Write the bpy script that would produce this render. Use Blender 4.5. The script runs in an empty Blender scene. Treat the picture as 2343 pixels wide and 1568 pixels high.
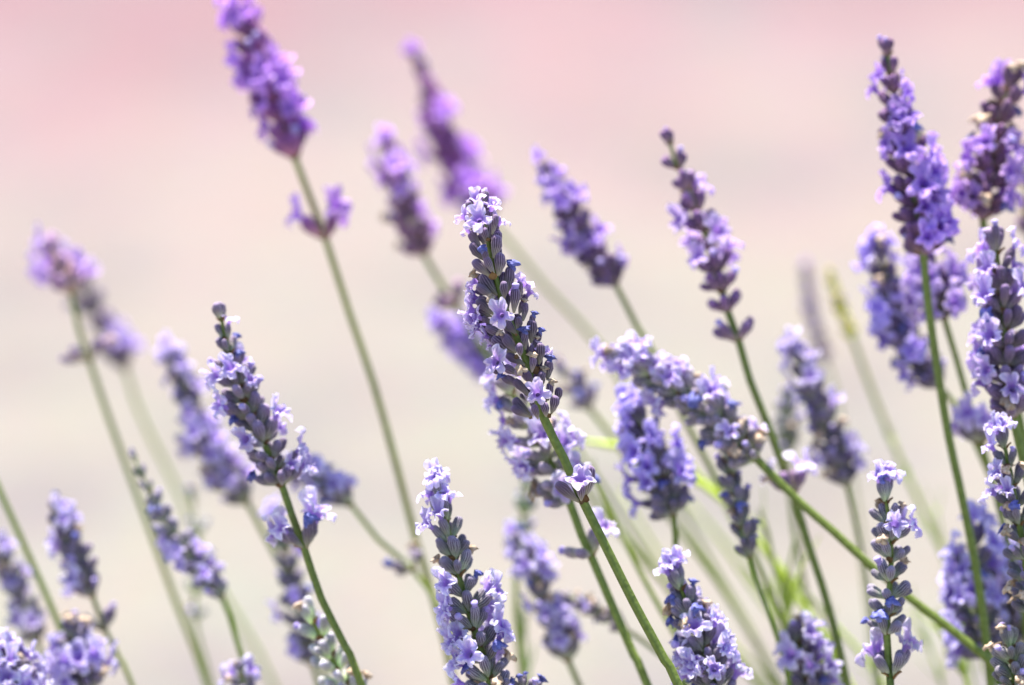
import bpy, math, random
from mathutils import Vector, Matrix, noise

S = bpy.context.scene
COL = S.collection
R = math.radians

# ------------------------------------------------------------------ camera
VW, VH = 2342.0, 1568.0            # the picture is measured on this grid
D = 0.96                            # metres to the plane in focus
W = 0.215                           # metres across the picture in that plane
PITCH = R(20)
CAMZ = 0.84
cam_d = bpy.data.cameras.new('camera')
cam = bpy.data.objects.new('camera', cam_d); COL.objects.link(cam)
cam_d.sensor_width = 23.6
cam_d.lens = 23.6 * D / W
cam_d.clip_start = 0.05; cam_d.clip_end = 600
cam.location = (0, -D * math.cos(PITCH), CAMZ)
cam.rotation_euler = (math.pi / 2 - PITCH, 0, 0)
cam_d.dof.use_dof = True
cam_d.dof.focus_distance = D - 0.003
cam_d.dof.aperture_fstop = cam_d.lens / 27.0
cam_d.dof.aperture_blades = 9
S.camera = cam
CM = Matrix.Translation(cam.location) @ cam.rotation_euler.to_matrix().to_4x4()
CR = CM.to_3x3()

# ------------------------------------------------------------------ daylight
SUN_EL, SUN_AZ = 64, 22             # azimuth measured from +Y (beyond the flowers) towards -X
w = bpy.data.worlds.new('World'); S.world = w; w.use_nodes = True
nt = w.node_tree
bg = nt.nodes['Background']
sky = nt.nodes.new('ShaderNodeTexSky'); sky.sky_type = 'NISHITA'; sky.sun_disc = False
sky.sun_elevation = R(SUN_EL); sky.sun_rotation = R(-SUN_AZ)
nt.links.new(sky.outputs['Color'], bg.inputs['Color'])
bg.inputs['Strength'].default_value = 0.11
sl = bpy.data.lights.new('sun', 'SUN'); sl.energy = 5.0; sl.angle = R(0.53); sl.color = (1, 0.965, 0.90)
so = bpy.data.objects.new('sun', sl); COL.objects.link(so)
sd = Vector((-math.sin(R(SUN_AZ)) * math.cos(R(SUN_EL)), math.cos(R(SUN_AZ)) * math.cos(R(SUN_EL)), math.sin(R(SUN_EL))))
so.rotation_euler = sd.to_track_quat('Z', 'Y').to_euler()
so.location = (0, 0, 5)
vs = S.view_settings
vs.view_transform = 'Standard'; vs.look = 'None'; vs.gamma = 1; vs.use_curve_mapping = False
vs.exposure = 1.28

# ------------------------------------------------------------------ materials
def new_mat(name):
    m = bpy.data.materials.new(name); m.use_nodes = True
    n = m.node_tree
    for x in list(n.nodes): n.nodes.remove(x)
    out = n.nodes.new('ShaderNodeOutputMaterial')
    return m, n, out
def N(n, t, **kw):
    x = n.nodes.new(t)
    for k, v in kw.items():
        if k.startswith('i_'):
            x.inputs[k[2:].replace('_', ' ')].default_value = v
        else: setattr(x, k, v)
    return x
def mixc(n, fac, a, b, mode='MIX'):
    x = n.nodes.new('ShaderNodeMix'); x.data_type = 'RGBA'; x.blend_type = mode
    for sock, v in ((x.inputs[0], fac), (x.inputs[6], a), (x.inputs[7], b)):
        if hasattr(v, 'is_linked') or isinstance(v, bpy.types.NodeSocket): n.links.new(v, sock)
        else: sock.default_value = v if not isinstance(v, tuple) else (*v, 1)[:4]
    return x.outputs[2]
def math_(n, op, a, b=None, c=None):
    x = n.nodes.new('ShaderNodeMath'); x.operation = op
    for i, v in enumerate((a, b, c)):
        if v is None: continue
        if isinstance(v, bpy.types.NodeSocket): n.links.new(v, x.inputs[i])
        else: x.inputs[i].default_value = v
    return x.outputs[0]
def ramp(n, fac, stops):
    x = n.nodes.new('ShaderNodeValToRGB'); n.links.new(fac, x.inputs[0])
    e = x.color_ramp.elements
    while len(e) < len(stops): e.new(0.5)
    for k, (p, c) in enumerate(stops):
        e[k].position = p; e[k].color = (*c, 1)
    return x.outputs[0]
def obj_tint(n, col, amount=0.25):
    oi = n.nodes.new('ShaderNodeObjectInfo')
    c = mixc(n, 1.0, col, oi.outputs['Color'], 'MULTIPLY')
    mr = n.nodes.new('ShaderNodeMapRange'); n.links.new(oi.outputs['Random'], mr.inputs[0])
    mr.inputs[3].default_value = 1 - amount; mr.inputs[4].default_value = 1 + amount
    vm = n.nodes.new('ShaderNodeVectorMath'); vm.operation = 'SCALE'
    n.links.new(c, vm.inputs[0]); n.links.new(mr.outputs[0], vm.inputs[3])
    return vm.outputs[0]

def calyx_material():
    m, n, out = new_mat('calyx_felt')
    uv = N(n, 'ShaderNodeUVMap'); sep = N(n, 'ShaderNodeSeparateXYZ'); n.links.new(uv.outputs[0], sep.inputs[0])
    a = math_(n, 'MULTIPLY', sep.outputs[0], 2 * math.pi * 13)
    rib = math_(n, 'MULTIPLY_ADD', math_(n, 'COSINE', a), 0.5, 0.5)
    rib = math_(n, 'POWER', rib, 2.0)
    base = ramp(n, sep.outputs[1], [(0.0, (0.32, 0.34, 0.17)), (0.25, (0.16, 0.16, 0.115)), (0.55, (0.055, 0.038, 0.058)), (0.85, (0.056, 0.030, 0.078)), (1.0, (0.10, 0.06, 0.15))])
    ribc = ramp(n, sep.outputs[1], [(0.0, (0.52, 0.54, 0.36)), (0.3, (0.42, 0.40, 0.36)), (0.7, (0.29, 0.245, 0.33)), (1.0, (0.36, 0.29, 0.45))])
    tc = N(n, 'ShaderNodeTexCoord')
    nz = N(n, 'ShaderNodeTexNoise'); nz.inputs['Scale'].default_value = 9; nz.inputs['Detail'].default_value = 5
    n.links.new(tc.outputs['Object'], nz.inputs['Vector'])
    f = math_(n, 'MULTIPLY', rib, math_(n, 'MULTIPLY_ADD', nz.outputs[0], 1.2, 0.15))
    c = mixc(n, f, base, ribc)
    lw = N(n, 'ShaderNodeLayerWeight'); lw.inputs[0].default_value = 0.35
    c = mixc(n, math_(n, 'MULTIPLY', math_(n, 'POWER', lw.outputs['Facing'], 2.5), 0.7), c, (0.42, 0.37, 0.46))  # pale rim sheen of the fuzz, put into the colour by view angle
    c = obj_tint(n, c, 0.22)
    b = N(n, 'ShaderNodeBsdfPrincipled'); n.links.new(c, b.inputs['Base Color'])
    b.inputs['Roughness'].default_value = 0.75
    b.inputs['Sheen Weight'].default_value = 0.22; b.inputs['Sheen Roughness'].default_value = 0.45
    b.inputs['Sheen Tint'].default_value = (0.9, 0.85, 1, 1)
    nz2 = N(n, 'ShaderNodeTexNoise'); nz2.inputs['Scale'].default_value = 26; nz2.inputs['Detail'].default_value = 3
    n.links.new(tc.outputs['Object'], nz2.inputs['Vector'])
    bp = N(n, 'ShaderNodeBump'); bp.inputs['Strength'].default_value = 0.5; bp.inputs['Distance'].default_value = 0.0003
    n.links.new(nz2.outputs[0], bp.inputs['Height']); n.links.new(bp.outputs[0], b.inputs['Normal'])
    n.links.new(b.outputs[0], out.inputs[0])
    return m
def petal_material():
    m, n, out = new_mat('petal')
    uv = N(n, 'ShaderNodeUVMap'); sep = N(n, 'ShaderNodeSeparateXYZ'); n.links.new(uv.outputs[0], sep.inputs[0])
    c = ramp(n, sep.outputs[1], [(0.0, (0.48, 0.33, 0.66)), (0.40, (0.32, 0.16, 0.58)), (0.56, (0.54, 0.37, 0.78)), (0.8, (0.73, 0.58, 0.89)), (1.0, (0.87, 0.77, 0.94))])  # deeper violet throat is its own; paler edges put white highlights into the colour
    a = math_(n, 'MULTIPLY', sep.outputs[0], 2 * math.pi * 20)
    vein = math_(n, 'POWER', math_(n, 'MULTIPLY_ADD', math_(n, 'COSINE', a), 0.5, 0.5), 4)
    c = mixc(n, math_(n, 'MULTIPLY', vein, 0.35), c, (0.46, 0.31, 0.78))
    c = obj_tint(n, c, 0.16)
    tc = N(n, 'ShaderNodeTexCoord')
    nz = N(n, 'ShaderNodeTexNoise'); nz.inputs['Scale'].default_value = 5; nz.inputs['Detail'].default_value = 4
    n.links.new(tc.outputs['Object'], nz.inputs['Vector'])
    bp = N(n, 'ShaderNodeBump'); bp.inputs['Strength'].default_value = 0.35; bp.inputs['Distance'].default_value = 0.0006
    n.links.new(nz.outputs[0], bp.inputs['Height'])
    b = N(n, 'ShaderNodeBsdfPrincipled'); n.links.new(c, b.inputs['Base Color'])
    b.inputs['Roughness'].default_value = 0.42
    b.inputs['Sheen Weight'].default_value = 0.3
    n.links.new(bp.outputs[0], b.inputs['Normal'])
    t = N(n, 'ShaderNodeBsdfTranslucent'); n.links.new(c, t.inputs[0])
    mx = N(n, 'ShaderNodeMixShader'); mx.inputs[0].default_value = 0.38
    n.links.new(b.outputs[0], mx.inputs[1]); n.links.new(t.outputs[0], mx.inputs[2])
    n.links.new(mx.outputs[0], out.inputs[0])
    return m
def simple_veg(name, c1, c2, scale, trans=0.0, rough=0.6, tint=0.15, sheen=0.0, stretch=None, bump=0.0003):
    m, n, out = new_mat(name)
    tc = N(n, 'ShaderNodeTexCoord')
    mp = N(n, 'ShaderNodeMapping'); n.links.new(tc.outputs['Object'], mp.inputs[0])
    if stretch: mp.inputs['Scale'].default_value = stretch
    nz = N(n, 'ShaderNodeTexNoise'); nz.inputs['Scale'].default_value = scale; nz.inputs['Detail'].default_value = 5
    n.links.new(mp.outputs[0], nz.inputs['Vector'])
    f = N(n, 'ShaderNodeMapRange'); f.inputs[1].default_value = 0.3; f.inputs[2].default_value = 0.7
    n.links.new(nz.outputs[0], f.inputs[0])
    c = obj_tint(n, mixc(n, f.outputs[0], c1, c2), tint)
    b = N(n, 'ShaderNodeBsdfPrincipled'); n.links.new(c, b.inputs['Base Color'])
    b.inputs['Roughness'].default_value = rough; b.inputs['Sheen Weight'].default_value = sheen
    bp = N(n, 'ShaderNodeBump'); bp.inputs['Strength'].default_value = 0.5; bp.inputs['Distance'].default_value = bump
    n.links.new(nz.outputs[0], bp.inputs['Height']); n.links.new(bp.outputs[0], b.inputs['Normal'])
    if trans:
        t = N(n, 'ShaderNodeBsdfTranslucent'); n.links.new(c, t.inputs[0])
        mx = N(n, 'ShaderNodeMixShader'); mx.inputs[0].default_value = trans
        n.links.new(b.outputs[0], mx.inputs[1]); n.links.new(t.outputs[0], mx.inputs[2])
        n.links.new(mx.outputs[0], out.inputs[0])
    else: n.links.new(b.outputs[0], out.inputs[0])
    return m
M_CALYX = calyx_material()
M_PETAL = petal_material()
M_STEM = simple_veg('stem_green', (0.115, 0.155, 0.015), (0.20, 0.26, 0.04), 900, rough=0.6, tint=0.08, sheen=0.0)
M_BRACT = simple_veg('bract_papery', (0.16, 0.075, 0.02), (0.34, 0.20, 0.07), 2.2, trans=0.25, tint=0.3)
M_BRACTG = simple_veg('bract_green', (0.16, 0.26, 0.03), (0.30, 0.36, 0.08), 2.2, trans=0.25, tint=0.2)
M_TAN = simple_veg('withered_tan', (0.34, 0.19, 0.09), (0.80, 0.66, 0.50), 5.0, trans=0.2, tint=0.25)
M_BLUE = simple_veg('withered_blue', (0.05, 0.05, 0.28), (0.26, 0.27, 0.66), 5.5, trans=0.2, tint=0.2)
M_BUD = simple_veg('bud_lilac', (0.36, 0.25, 0.66), (0.58, 0.48, 0.82), 2.5, trans=0.2, tint=0.1, sheen=0.3)
M_LEAF = simple_veg('leaf_green', (0.19, 0.27, 0.07), (0.34, 0.42, 0.14), 60, trans=0.35, tint=0.2)

def ground_material():
    m, n, out = new_mat('pale_gravel')
    tc = N(n, 'ShaderNodeTexCoord'); g = N(n, 'ShaderNodeNewGeometry')
    sep = N(n, 'ShaderNodeSeparateXYZ'); n.links.new(g.outputs['Position'], sep.inputs[0])
    def nz(scale, det, off):
        mp = N(n, 'ShaderNodeMapping'); mp.inputs['Location'].default_value = off
        n.links.new(g.outputs['Position'], mp.inputs[0])
        x = N(n, 'ShaderNodeTexNoise'); x.inputs['Scale'].default_value = scale; x.inputs['Detail'].default_value = det
        n.links.new(mp.outputs[0], x.inputs['Vector']); return x.outputs[0]
    big = nz(3.4, 3, (3.1, 1.7, 0)); mid = nz(9.0, 4, (7, 2, 0)); fin = nz(60, 5, (0, 0, 0))
    # the gravel turns from cream sand to pink crushed brick with distance from the bed
    t = math_(n, 'MULTIPLY_ADD', sep.outputs[1], 1.25, -1.25 * GY0)
    t = math_(n, 'ADD', t, math_(n, 'MULTIPLY_ADD', big, .8, -0.4))
    t = math_(n, 'ADD', t, math_(n, 'MULTIPLY_ADD', mid, 0.5, -0.25))
    t = math_(n, 'ADD', t, math_(n, 'MULTIPLY', sep.outputs[0], -0.25))
    c = ramp(n, t, [(0.0, (0.200, 0.178, 0.147)), (0.28, (0.203, 0.171, 0.145)), (0.48, (0.213, 0.161, 0.143)), (0.75, (0.207, 0.134, 0.134)), (1.0, (0.178, 0.095, 0.102))])
    g2 = nz(7.5, 4, (11, 5, 2))
    mr = N(n, 'ShaderNodeMapRange'); mr.inputs[1].default_value = 0.47; mr.inputs[2].default_value = 0.64
    n.links.new(g2, mr.inputs[0])
    c = mixc(n, math_(n, 'MULTIPLY', mr.outputs[0], 0.8), c, (0.144, 0.123, 0.12))
    v = N(n, 'ShaderNodeTexVoronoi'); v.inputs['Scale'].default_value = 110
    n.links.new(g.outputs['Position'], v.inputs['Vector'])
    cc = mixc(n, 0.12, c, v.outputs['Color'], 'OVERLAY')
    b = N(n, 'ShaderNodeBsdfPrincipled'); n.links.new(cc, b.inputs['Base Color']); b.inputs['Roughness'].default_value = 0.9
    bp = N(n, 'ShaderNodeBump'); bp.inputs['Strength'].default_value = 0.6; bp.inputs['Distance'].default_value = 0.004
    h = math_(n, 'ADD', v.outputs['Distance'], fin)
    n.links.new(h, bp.inputs['Height']); n.links.new(bp.outputs[0], b.inputs['Normal'])
    n.links.new(b.outputs[0], out.inputs[0])
    return m
GY0 = 1.3     # world y where the cream gravel starts to turn pink
M_GROUND = ground_material()

# ------------------------------------------------------------------ ground
def mesh_obj(name, verts, faces, mat, smooth=True, uvs=None):
    me = bpy.data.meshes.new(name); me.from_pydata([tuple(v) for v in verts], [], faces)
    if uvs:
        ul = me.uv_layers.new(name='UVMap')
        flat = []
        for lp in me.loops: flat += uvs[lp.vertex_index]
        ul.data.foreach_set('uv', flat)
    me.materials.append(mat)
    if smooth: me.polygons.foreach_set('use_smooth', [True] * len(me.polygons))
    me.update()
    return me
gv, gf = [], []
xs = [-150, -40, -10, -4] + [-3 + 0.15 * i for i in range(41)] + [4, 10, 40, 150]
ys = [-150, -40, -10, -4] + [-1 + 0.15 * i for i in range(41)] + [8, 14, 40, 200]
for y in ys:
    for x in xs:
        near = abs(x) < 3.3 and -1.2 < y < 5.3
        gv.append((x, y, (noise.noise(Vector((x * 2.1, y * 2.1, 0))) * 0.008) if near else 0.0))
nx = len(xs)
for j in range(len(ys) - 1):
    for i in range(nx - 1):
        a = j * nx + i; gf.append((a, a + 1, a + nx + 1, a + nx))
ground = bpy.data.objects.new('ground', mesh_obj('ground', gv, gf, M_GROUND)); COL.objects.link(ground)
ground['kind'] = 'structure'

# ------------------------------------------------------------------ unit meshes (calyx axis = +Z, length 1)
def lathe(name, rad, nseg, mat, ribs=0.0, bend=0.0, wob=0.0, seed=0, zs=None):
    vs_, fs, uv = [], [], []
    zs = zs or [i / 10 for i in range(11)]
    for k, z in enumerate(zs):
        r = rad(z)
        for j in range(nseg):
            th = 2 * math.pi * j / nseg
            rr = r * (1 + ribs * math.cos(13 * th) * min(1, z * 3) * (1 if z < 0.93 else 0.4))
            x, y = rr * math.cos(th), rr * math.sin(th)
            if wob:
                nn = noise.noise(Vector((x * 5 + seed, y * 5, z * 4)))
                x += nn * wob * r; y -= nn * wob * r
            y += bend * (z * z)
            vs_.append((x, y, z)); uv.append((j / nseg if j < nseg else 1, z))
    for k in range(len(zs) - 1):
        for j in range(nseg):
            a = k * nseg + j; b = k * nseg + (j + 1) % nseg
            fs.append((a, b, b + nseg, a + nseg))
    fs.append(tuple(reversed(range(nseg)))); n0 = (len(zs) - 1) * nseg
    fs.append(tuple(range(n0, n0 + nseg)))
    me = mesh_obj(name, vs_, fs, mat, uvs=uv)
    # seam: fix the wrap of the u coordinate
    ul = me.uv_layers[0]
    for p in me.polygons:
        us = [ul.data[i].uv[0] for i in p.loop_indices]
        if max(us) - min(us) > 0.5:
            for i in p.loop_indices:
                if ul.data[i].uv[0] < 0.5: ul.data[i].uv[0] += 1
    return me
def interp(tab):
    def f(z):
        for (a, ra), (b, rb) in zip(tab, tab[1:]):
            if z <= b: 
                q = (z - a) / (b - a); q = q * q * (3 - 2 * q)
                return ra + (rb - ra) * q
        return tab[-1][1]
    return f
ZC = [0, .05, .12, .22, .34, .47, .6, .72, .82, .89, .94, .975, 1.0]
CAL_HI, CAL_LO = [], []
for k in range(5):
    rr = [1, .92, 1.08, 1.0, .86][k]
    prof = interp([(0, .04), (.1, .075 * rr), (.3, .135 * rr), (.62, .195 * rr), (.85, .18 * rr), (.94, .145 * rr), (.975, .10), (1, .03)])
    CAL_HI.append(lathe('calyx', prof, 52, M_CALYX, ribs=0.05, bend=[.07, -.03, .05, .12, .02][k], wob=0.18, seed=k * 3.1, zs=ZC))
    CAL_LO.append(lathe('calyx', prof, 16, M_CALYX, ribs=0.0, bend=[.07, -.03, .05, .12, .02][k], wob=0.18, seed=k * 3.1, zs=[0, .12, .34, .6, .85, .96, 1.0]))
BUD = [lathe('bud', interp([(0, .05), (.3, .11), (.65, .12), (.8, .155), (.92, .12), (1, .02)]), 16, M_BUD, wob=.25, seed=s_, zs=[0, .3, .65, .75, .84, .92, .97, 1.0]) for s_ in (0, 4)]

def corolla(name, k, nth=60, openness=1.0):
    """two-lipped flower: tube leaves the calyx, upper lip of two lobes (+Y), lower lip of three"""
    rg = random.Random(40 + k)
    vs_, fs, uv = [], [], []
    prof = [(0, .80, .085), (.2, .98, .10), (.36, 1.15, .125), (.46, 1.26, .195)]
    ztube = prof
    lobes = [(68, 1.12, 33), (112, 1.12, 33), (204, .80, 29), (270, .92, 31), (336, .80, 29)]
    lobes = [(a + rg.uniform(-9, 9), l * rg.uniform(.75, 1.15), w_ * rg.uniform(.9, 1.12)) for a, l, w_ in lobes]
    up_tilt = rg.uniform(.55, .95); low_tilt = rg.uniform(-.3, .5); curl = rg.uniform(.1, .75)
    rings = len(prof) + 7
    for i in range(rings):
        for j in range(nth):
            th = 2 * math.pi * j / nth; deg = math.degrees(th)
            if i < len(prof):
                u, z, r = prof[i]; vs_.append((r * math.cos(th), r * math.sin(th), z)); uv.append((j / nth, u)); continue
            q = (i - len(prof) + 1) / 7.0
            e = 0.28
            for a, l, w_ in lobes:
                dd = abs((deg - a + 180) % 360 - 180) / w_
                if dd < 1: e = max(e, l * (1 - dd ** 2.4) ** 0.62)
                pass
            isup = 0.5 + 0.5 * math.sin(th)
            isup = isup * isup * (3 - 2 * isup)
            tilt = low_tilt * (1 - isup) + up_tilt * isup
            ln = 0.54 * e * openness * (1.12 if isup > .5 else 1)
            s_ = q * ln
            ang = (1.15 - 1.0 * tilt) if openness > .5 else .5   # angle from the axis
            ang = ang + q * curl * (1.6 if isup < .5 else .6)
            rad = .195 + s_ * math.sin(ang); zz = 1.26 + s_ * math.cos(ang)
            nn = noise.noise(Vector((math.cos(th) * 2.3 + k * 5, math.sin(th) * 2.3, q * 1.8)))
            ruf = .085 * q * math.sin(th * (6 + k % 4) + k * 2 + nn * 5) + .34 * q * nn
            zz += ruf * math.sin(ang); rad += -ruf * math.cos(ang)
            vs_.append((rad * math.cos(th), rad * math.sin(th), zz)); uv.append((j / nth, .46 + .54 * q))
    for i in range(rings - 1):
        for j in range(nth):
            a = i * nth + j; b = i * nth + (j + 1) % nth
            fs.append((a, b, b + nth, a + nth))
    return mesh_obj(name, vs_, fs, M_PETAL, uvs=uv)
COR_HI = [corolla('corolla', k) for k in range(9)]
COR_LO = [corolla('corolla', 20 + k, nth=30) for k in range(6)]

def crumple(name, mat, k):
    rg = random.Random(k)
    vs_, fs = [], []
    zs = [.84, .95, 1.03, 1.1, 1.16, 1.22, 1.26]; rs = [.11, .13, .10, .17, .24, .19, .07]
    n_ = 14
    for i, z in enumerate(zs):
        for j in range(n_):
            th = 2 * math.pi * j / n_
            a = 1 + (.45 * math.sin(th * 3 + i * 1.3 + k) + rg.uniform(-.35, .35)) * (i > 1)
            vs_.append((rs[i] * a * math.cos(th) + .05 * math.sin(i + k), rs[i] * a * math.sin(th) + .05 * math.cos(i * 1.4 + k), z + rg.uniform(-.04, .04) * (i > 1)))
    for i in range(len(zs) - 1):
        for j in range(n_):
            a = i * n_ + j; b = i * n_ + (j + 1) % n_
            fs.append((a, b, b + n_, a + n_))
    fs.append(tuple(range((len(zs) - 1) * n_, len(zs) * n_)))
    return mesh_obj(name, vs_, fs, mat, smooth=True)
TAN = [crumple('withered_corolla', M_TAN, k) for k in range(4)]
BLU = [crumple('withered_corolla', M_BLUE, k + 9) for k in range(4)]

def bract_mesh(name, mat):
    # ovate pointed papery bract, cupped, with thickness
    vs_, fs = [], []
    nu, nv = 7, 7
    for side in (0, 1):
        for i in range(nu):
            u = i / (nu - 1); wd = 0.42 * math.sin(math.pi * min(1, u * .93 + .07)) ** .7 * (1 - u ** 3 * .9)
            for j in range(nv):
                v = j / (nv - 1) * 2 - 1
                x = v * wd; y = -0.16 * v * v - .10 * math.sin(u * 2.5) + (.02 if side else 0); z = u * .8
                vs_.append((x, -y, z))
    for side in (0, 1):
        o = side * nu * nv
        for i in range(nu - 1):
            for j in range(nv - 1):
                a = o + i * nv + j; q = (a, a + 1, a + nv + 1, a + nv)
                fs.append(q if side else tuple(reversed(q)))
    return mesh_obj(name, vs_, fs, mat)
BRACT = bract_mesh('bract', M_BRACT); BRACTG = bract_mesh('bract', M_BRACTG)

# ------------------------------------------------------------------ helpers in camera basis
def depth_of(b):
    """distance behind (+) or before (-) the focus plane that gives a blur of b grid pixels"""
    s_ = -1 if b < 0 else 1
    k = abs(b) * 1.9 * (W / VW) / 0.027
    return D * k / (1 - s_ * k) * s_ if s_ > 0 else -D * k / (1 + k)
def P(x, y, d):
    s_ = (D + d) / D * W / VW
    return Vector(((x - VW / 2) * s_, -(y - VH / 2) * s_, -(D + d)))
def to_world(v): return CM @ v
def spline(pts, step):
    """Catmull-Rom through pts, resampled"""
    P_ = [pts[0] * 2 - pts[1]] + list(pts) + [pts[-1] * 2 - pts[-2]]
    out = []
    for i in range(1, len(P_) - 2):
        p0, p1, p2, p3 = P_[i - 1:i + 3]
        n_ = max(2, int((p2 - p1).length / step))
        for k in range(n_):
            t = k / n_
            out.append(0.5 * ((2 * p1) + (p2 - p0) * t + (2 * p0 - 5 * p1 + 4 * p2 - p3) * t * t + (3 * p1 - p0 - 3 * p2 + p3) * t ** 3))
    out.append(P_[-2]); return out
def tube(name, pts, radii, mat, nseg=10, square=.10):
    vs_, fs = [], []
    t0 = (pts[1] - pts[0]).normalized(); ref = Vector((0, -1, 0)); 
    for i, p in enumerate(pts):
        t = (pts[min(i + 1, len(pts) - 1)] - pts[max(i - 1, 0)]).normalized()
        a = (ref - t * ref.dot(t)).normalized(); b = t.cross(a)
        for j in range(nseg):
            th = 2 * math.pi * j / nseg
            r = radii[i] * (1 + square * math.cos(4 * th))
            vs_.append(p + a * (r * math.cos(th)) + b * (r * math.sin(th)))
    for i in range(len(pts) - 1):
        for j in range(nseg):
            a = i * nseg + j; b = i * nseg + (j + 1) % nseg
            fs.append((a, b, b + nseg, a + nseg))
    fs.append(tuple(reversed(range(nseg)))); fs.append(tuple(range((len(pts) - 1) * nseg, len(pts) * nseg)))
    return mesh_obj(name, vs_, fs, mat)
def link(name, me, parent, mat4, color=(1, 1, 1, 1)):
    o = bpy.data.objects.new(name, me); COL.objects.link(o)
    o.parent = parent; o.matrix_basis = mat4; o.color = color
    return o
def frame(pos, axis, up, L, wid=1.0):
    """camera-basis frame -> world matrix"""
    z = axis.normalized(); y = up - z * up.dot(z)
    if y.length < 1e-4: y = Vector((0, 0, 1)) - z * z.z
    y.normalize(); x = y.cross(z)
    m3 = Matrix((x, y, z)).transposed()
    m3 = CR @ m3
    w_ = CM @ pos
    return Matrix.Translation(w_) @ m3.to_4x4() @ Matrix.Diagonal((L * wid, L * wid, L, 1))

MM = W / VW   # metres per grid pixel in the focus plane
N_STALK = 0
def stalk(label, c, st, b=0, n=9, L=56, m=8, fl=(), p0=.12, dry=.12, blue=.08, tint=(1, 1, 1), ptint=(1, 1, 1), whorls=(), elems=(), sw=20,
          seed=0, hi=None, head=True, spread=1.0, tipL=.62, stint=(1, 1, 1), bend_z=0.0, group='flowering lavender stalks', name='lavender_stalk',
          cat='lavender', gap=0, root=None, green_bract=False, lo_spread=None):
    """one flower stalk: c = line of the head from tip to lowest node, st = line of the bare stem below it (grid pixels)"""
    rg = random.Random(seed * 77 + 5)
    d = depth_of(b)
    s_ = (D + d) / D
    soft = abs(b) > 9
    if soft: stint = (stint[0] * 1.25, stint[1] * 1.2, stint[2] * 1.3); sw *= .78 * (.8 if abs(b) > 17 else 1); spread *= .88; L *= .92  # out-of-focus stems tinted paler: the look of blur and light put into colour
    else: spread *= 1.13
    psf = .82 if soft else 1.0
    k_ = min(1, max(0, (sum(y for x, y in c) / len(c) - 350) / 650))
    # flowers lower on the bushes are bluer, the buds there greyer; the high ones are purple
    ptint0, tint0 = ptint, tint
    ptint = tuple(q * (u * (1 - k_) + v * k_) for q, u, v in zip(ptint, (1.0, .86, 1.0), (.98, 1.04, 1.02)))
    tint = tuple(q * (u * (1 - k_) + v * k_) for q, u, v in zip(tint, (1.15, .85, 1.05), (1.3, 1.38, 1.08)))
    L_m = L * MM * s_
    hi = (abs(b) < 9) if hi is None else hi
    def zoff(k, tot): return bend_z * (1 - k / max(1, tot - 1))
    headpts = [P(x, y, d + zoff(k, len(c))) for k, (x, y) in enumerate(c)]
    stempts = [P(x, y, d) for x, y in st]
    allp = headpts + stempts
    # below the picture the stem goes on to the ground, bending upright
    wp = [to_world(p) for p in allp]
    last = wp[-1]; dr = (wp[-1] - wp[-2]).normalized()
    ext = []
    p = last.copy(); down = Vector((rg.uniform(-.05, .12), rg.uniform(-.04, .1), -1)).normalized()
    k = 0
    while p.z > 0.03 and k < 12:
        k += 1; q = min(1, k / 6)
        dd = (dr * (1 - q) + down * q).normalized()
        if dd.z > -.35: dd.z = -.5; dd.normalize()
        stp = min(.07, p.z / max(.2, -dd.z)); p = p + dd * stp
        ext.append(p.copy())
    ext[-1].z = -0.004
    world_line = spline(wp + ext, .004 if hi else .008)
    base = world_line[-1].copy(); base.z = 0
    root_o = bpy.data.objects.new(name, None); COL.objects.link(root_o)
    root_o.location = base; root_o.empty_display_size = .02
    root_o['label'] = label; root_o['category'] = cat; root_o['group'] = group
    TB = Matrix.Translation(-base)
    nhead = 0; acc = 0
    hl = sum((headpts[i] - headpts[i + 1]).length for i in range(len(headpts) - 1))
    radii = []; run = 0
    rs = sw * MM * s_ / 2
    for i, q in enumerate(world_line):
        if i: run += (q - world_line[i - 1]).length
        t = min(1, run / max(hl, 1e-6))
        radii.append(rs * (.38 + .55 * t) if t < 1 else rs * min(1.25, .93 + .07 * (run - hl) / .08 ))
    link('stem', tube('stem', [q - base for q in world_line], radii, M_STEM, nseg=16 if hi else 8), root_o, Matrix.Identity(4), (*stint, 1))
    CAL = CAL_HI if hi else CAL_LO; COR = COR_HI if hi else COR_LO
    def tn(t, v=.12): 
        k_ = 1 + rg.uniform(-v, v)
        return (t[0] * k_, t[1] * k_, t[2] * k_, 1)
    def add_calyx(pos, axis, up, Lc, kind, wid=1.0, roll=0.0, psz=1.0):
        mt = TB @ frame(pos, axis, up, Lc, wid)
        if roll: mt = mt @ Matrix.Rotation(roll, 4, 'Z')
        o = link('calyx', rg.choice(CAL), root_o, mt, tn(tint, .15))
        if kind == 'f':
            link('corolla', rg.choice(COR), o, Matrix.Diagonal((psz / wid, psz / wid, 1, 1)) @ Matrix.Rotation(rg.uniform(-.35, .35), 4, 'Z'), tn(ptint, .1))
        elif kind == 't': link('withered_corolla', rg.choice(TAN), o, Matrix.Diagonal((psz, psz, 1, 1)))
        elif kind == 'b': link('withered_corolla', rg.choice(BLU), o, Matrix.Diagonal((psz, psz, 1, 1)))
        elif kind == 'u': link('bud', rg.choice(BUD), o, Matrix.Translation((0, 0, .72)) @ Matrix.Diagonal((1, 1, .5, 1)))
        return o
    def add_bract(pos, axis, up, Lb, green=False):
        link('bract', BRACTG if green else BRACT, root_o, TB @ frame(pos, axis, up, Lb), tn((1, 1, 1), .25))
    def to_px(v):
        q = -D / v.z
        return (v.x * q / MM + VW / 2, -v.y * q / MM + VH / 2)
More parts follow.
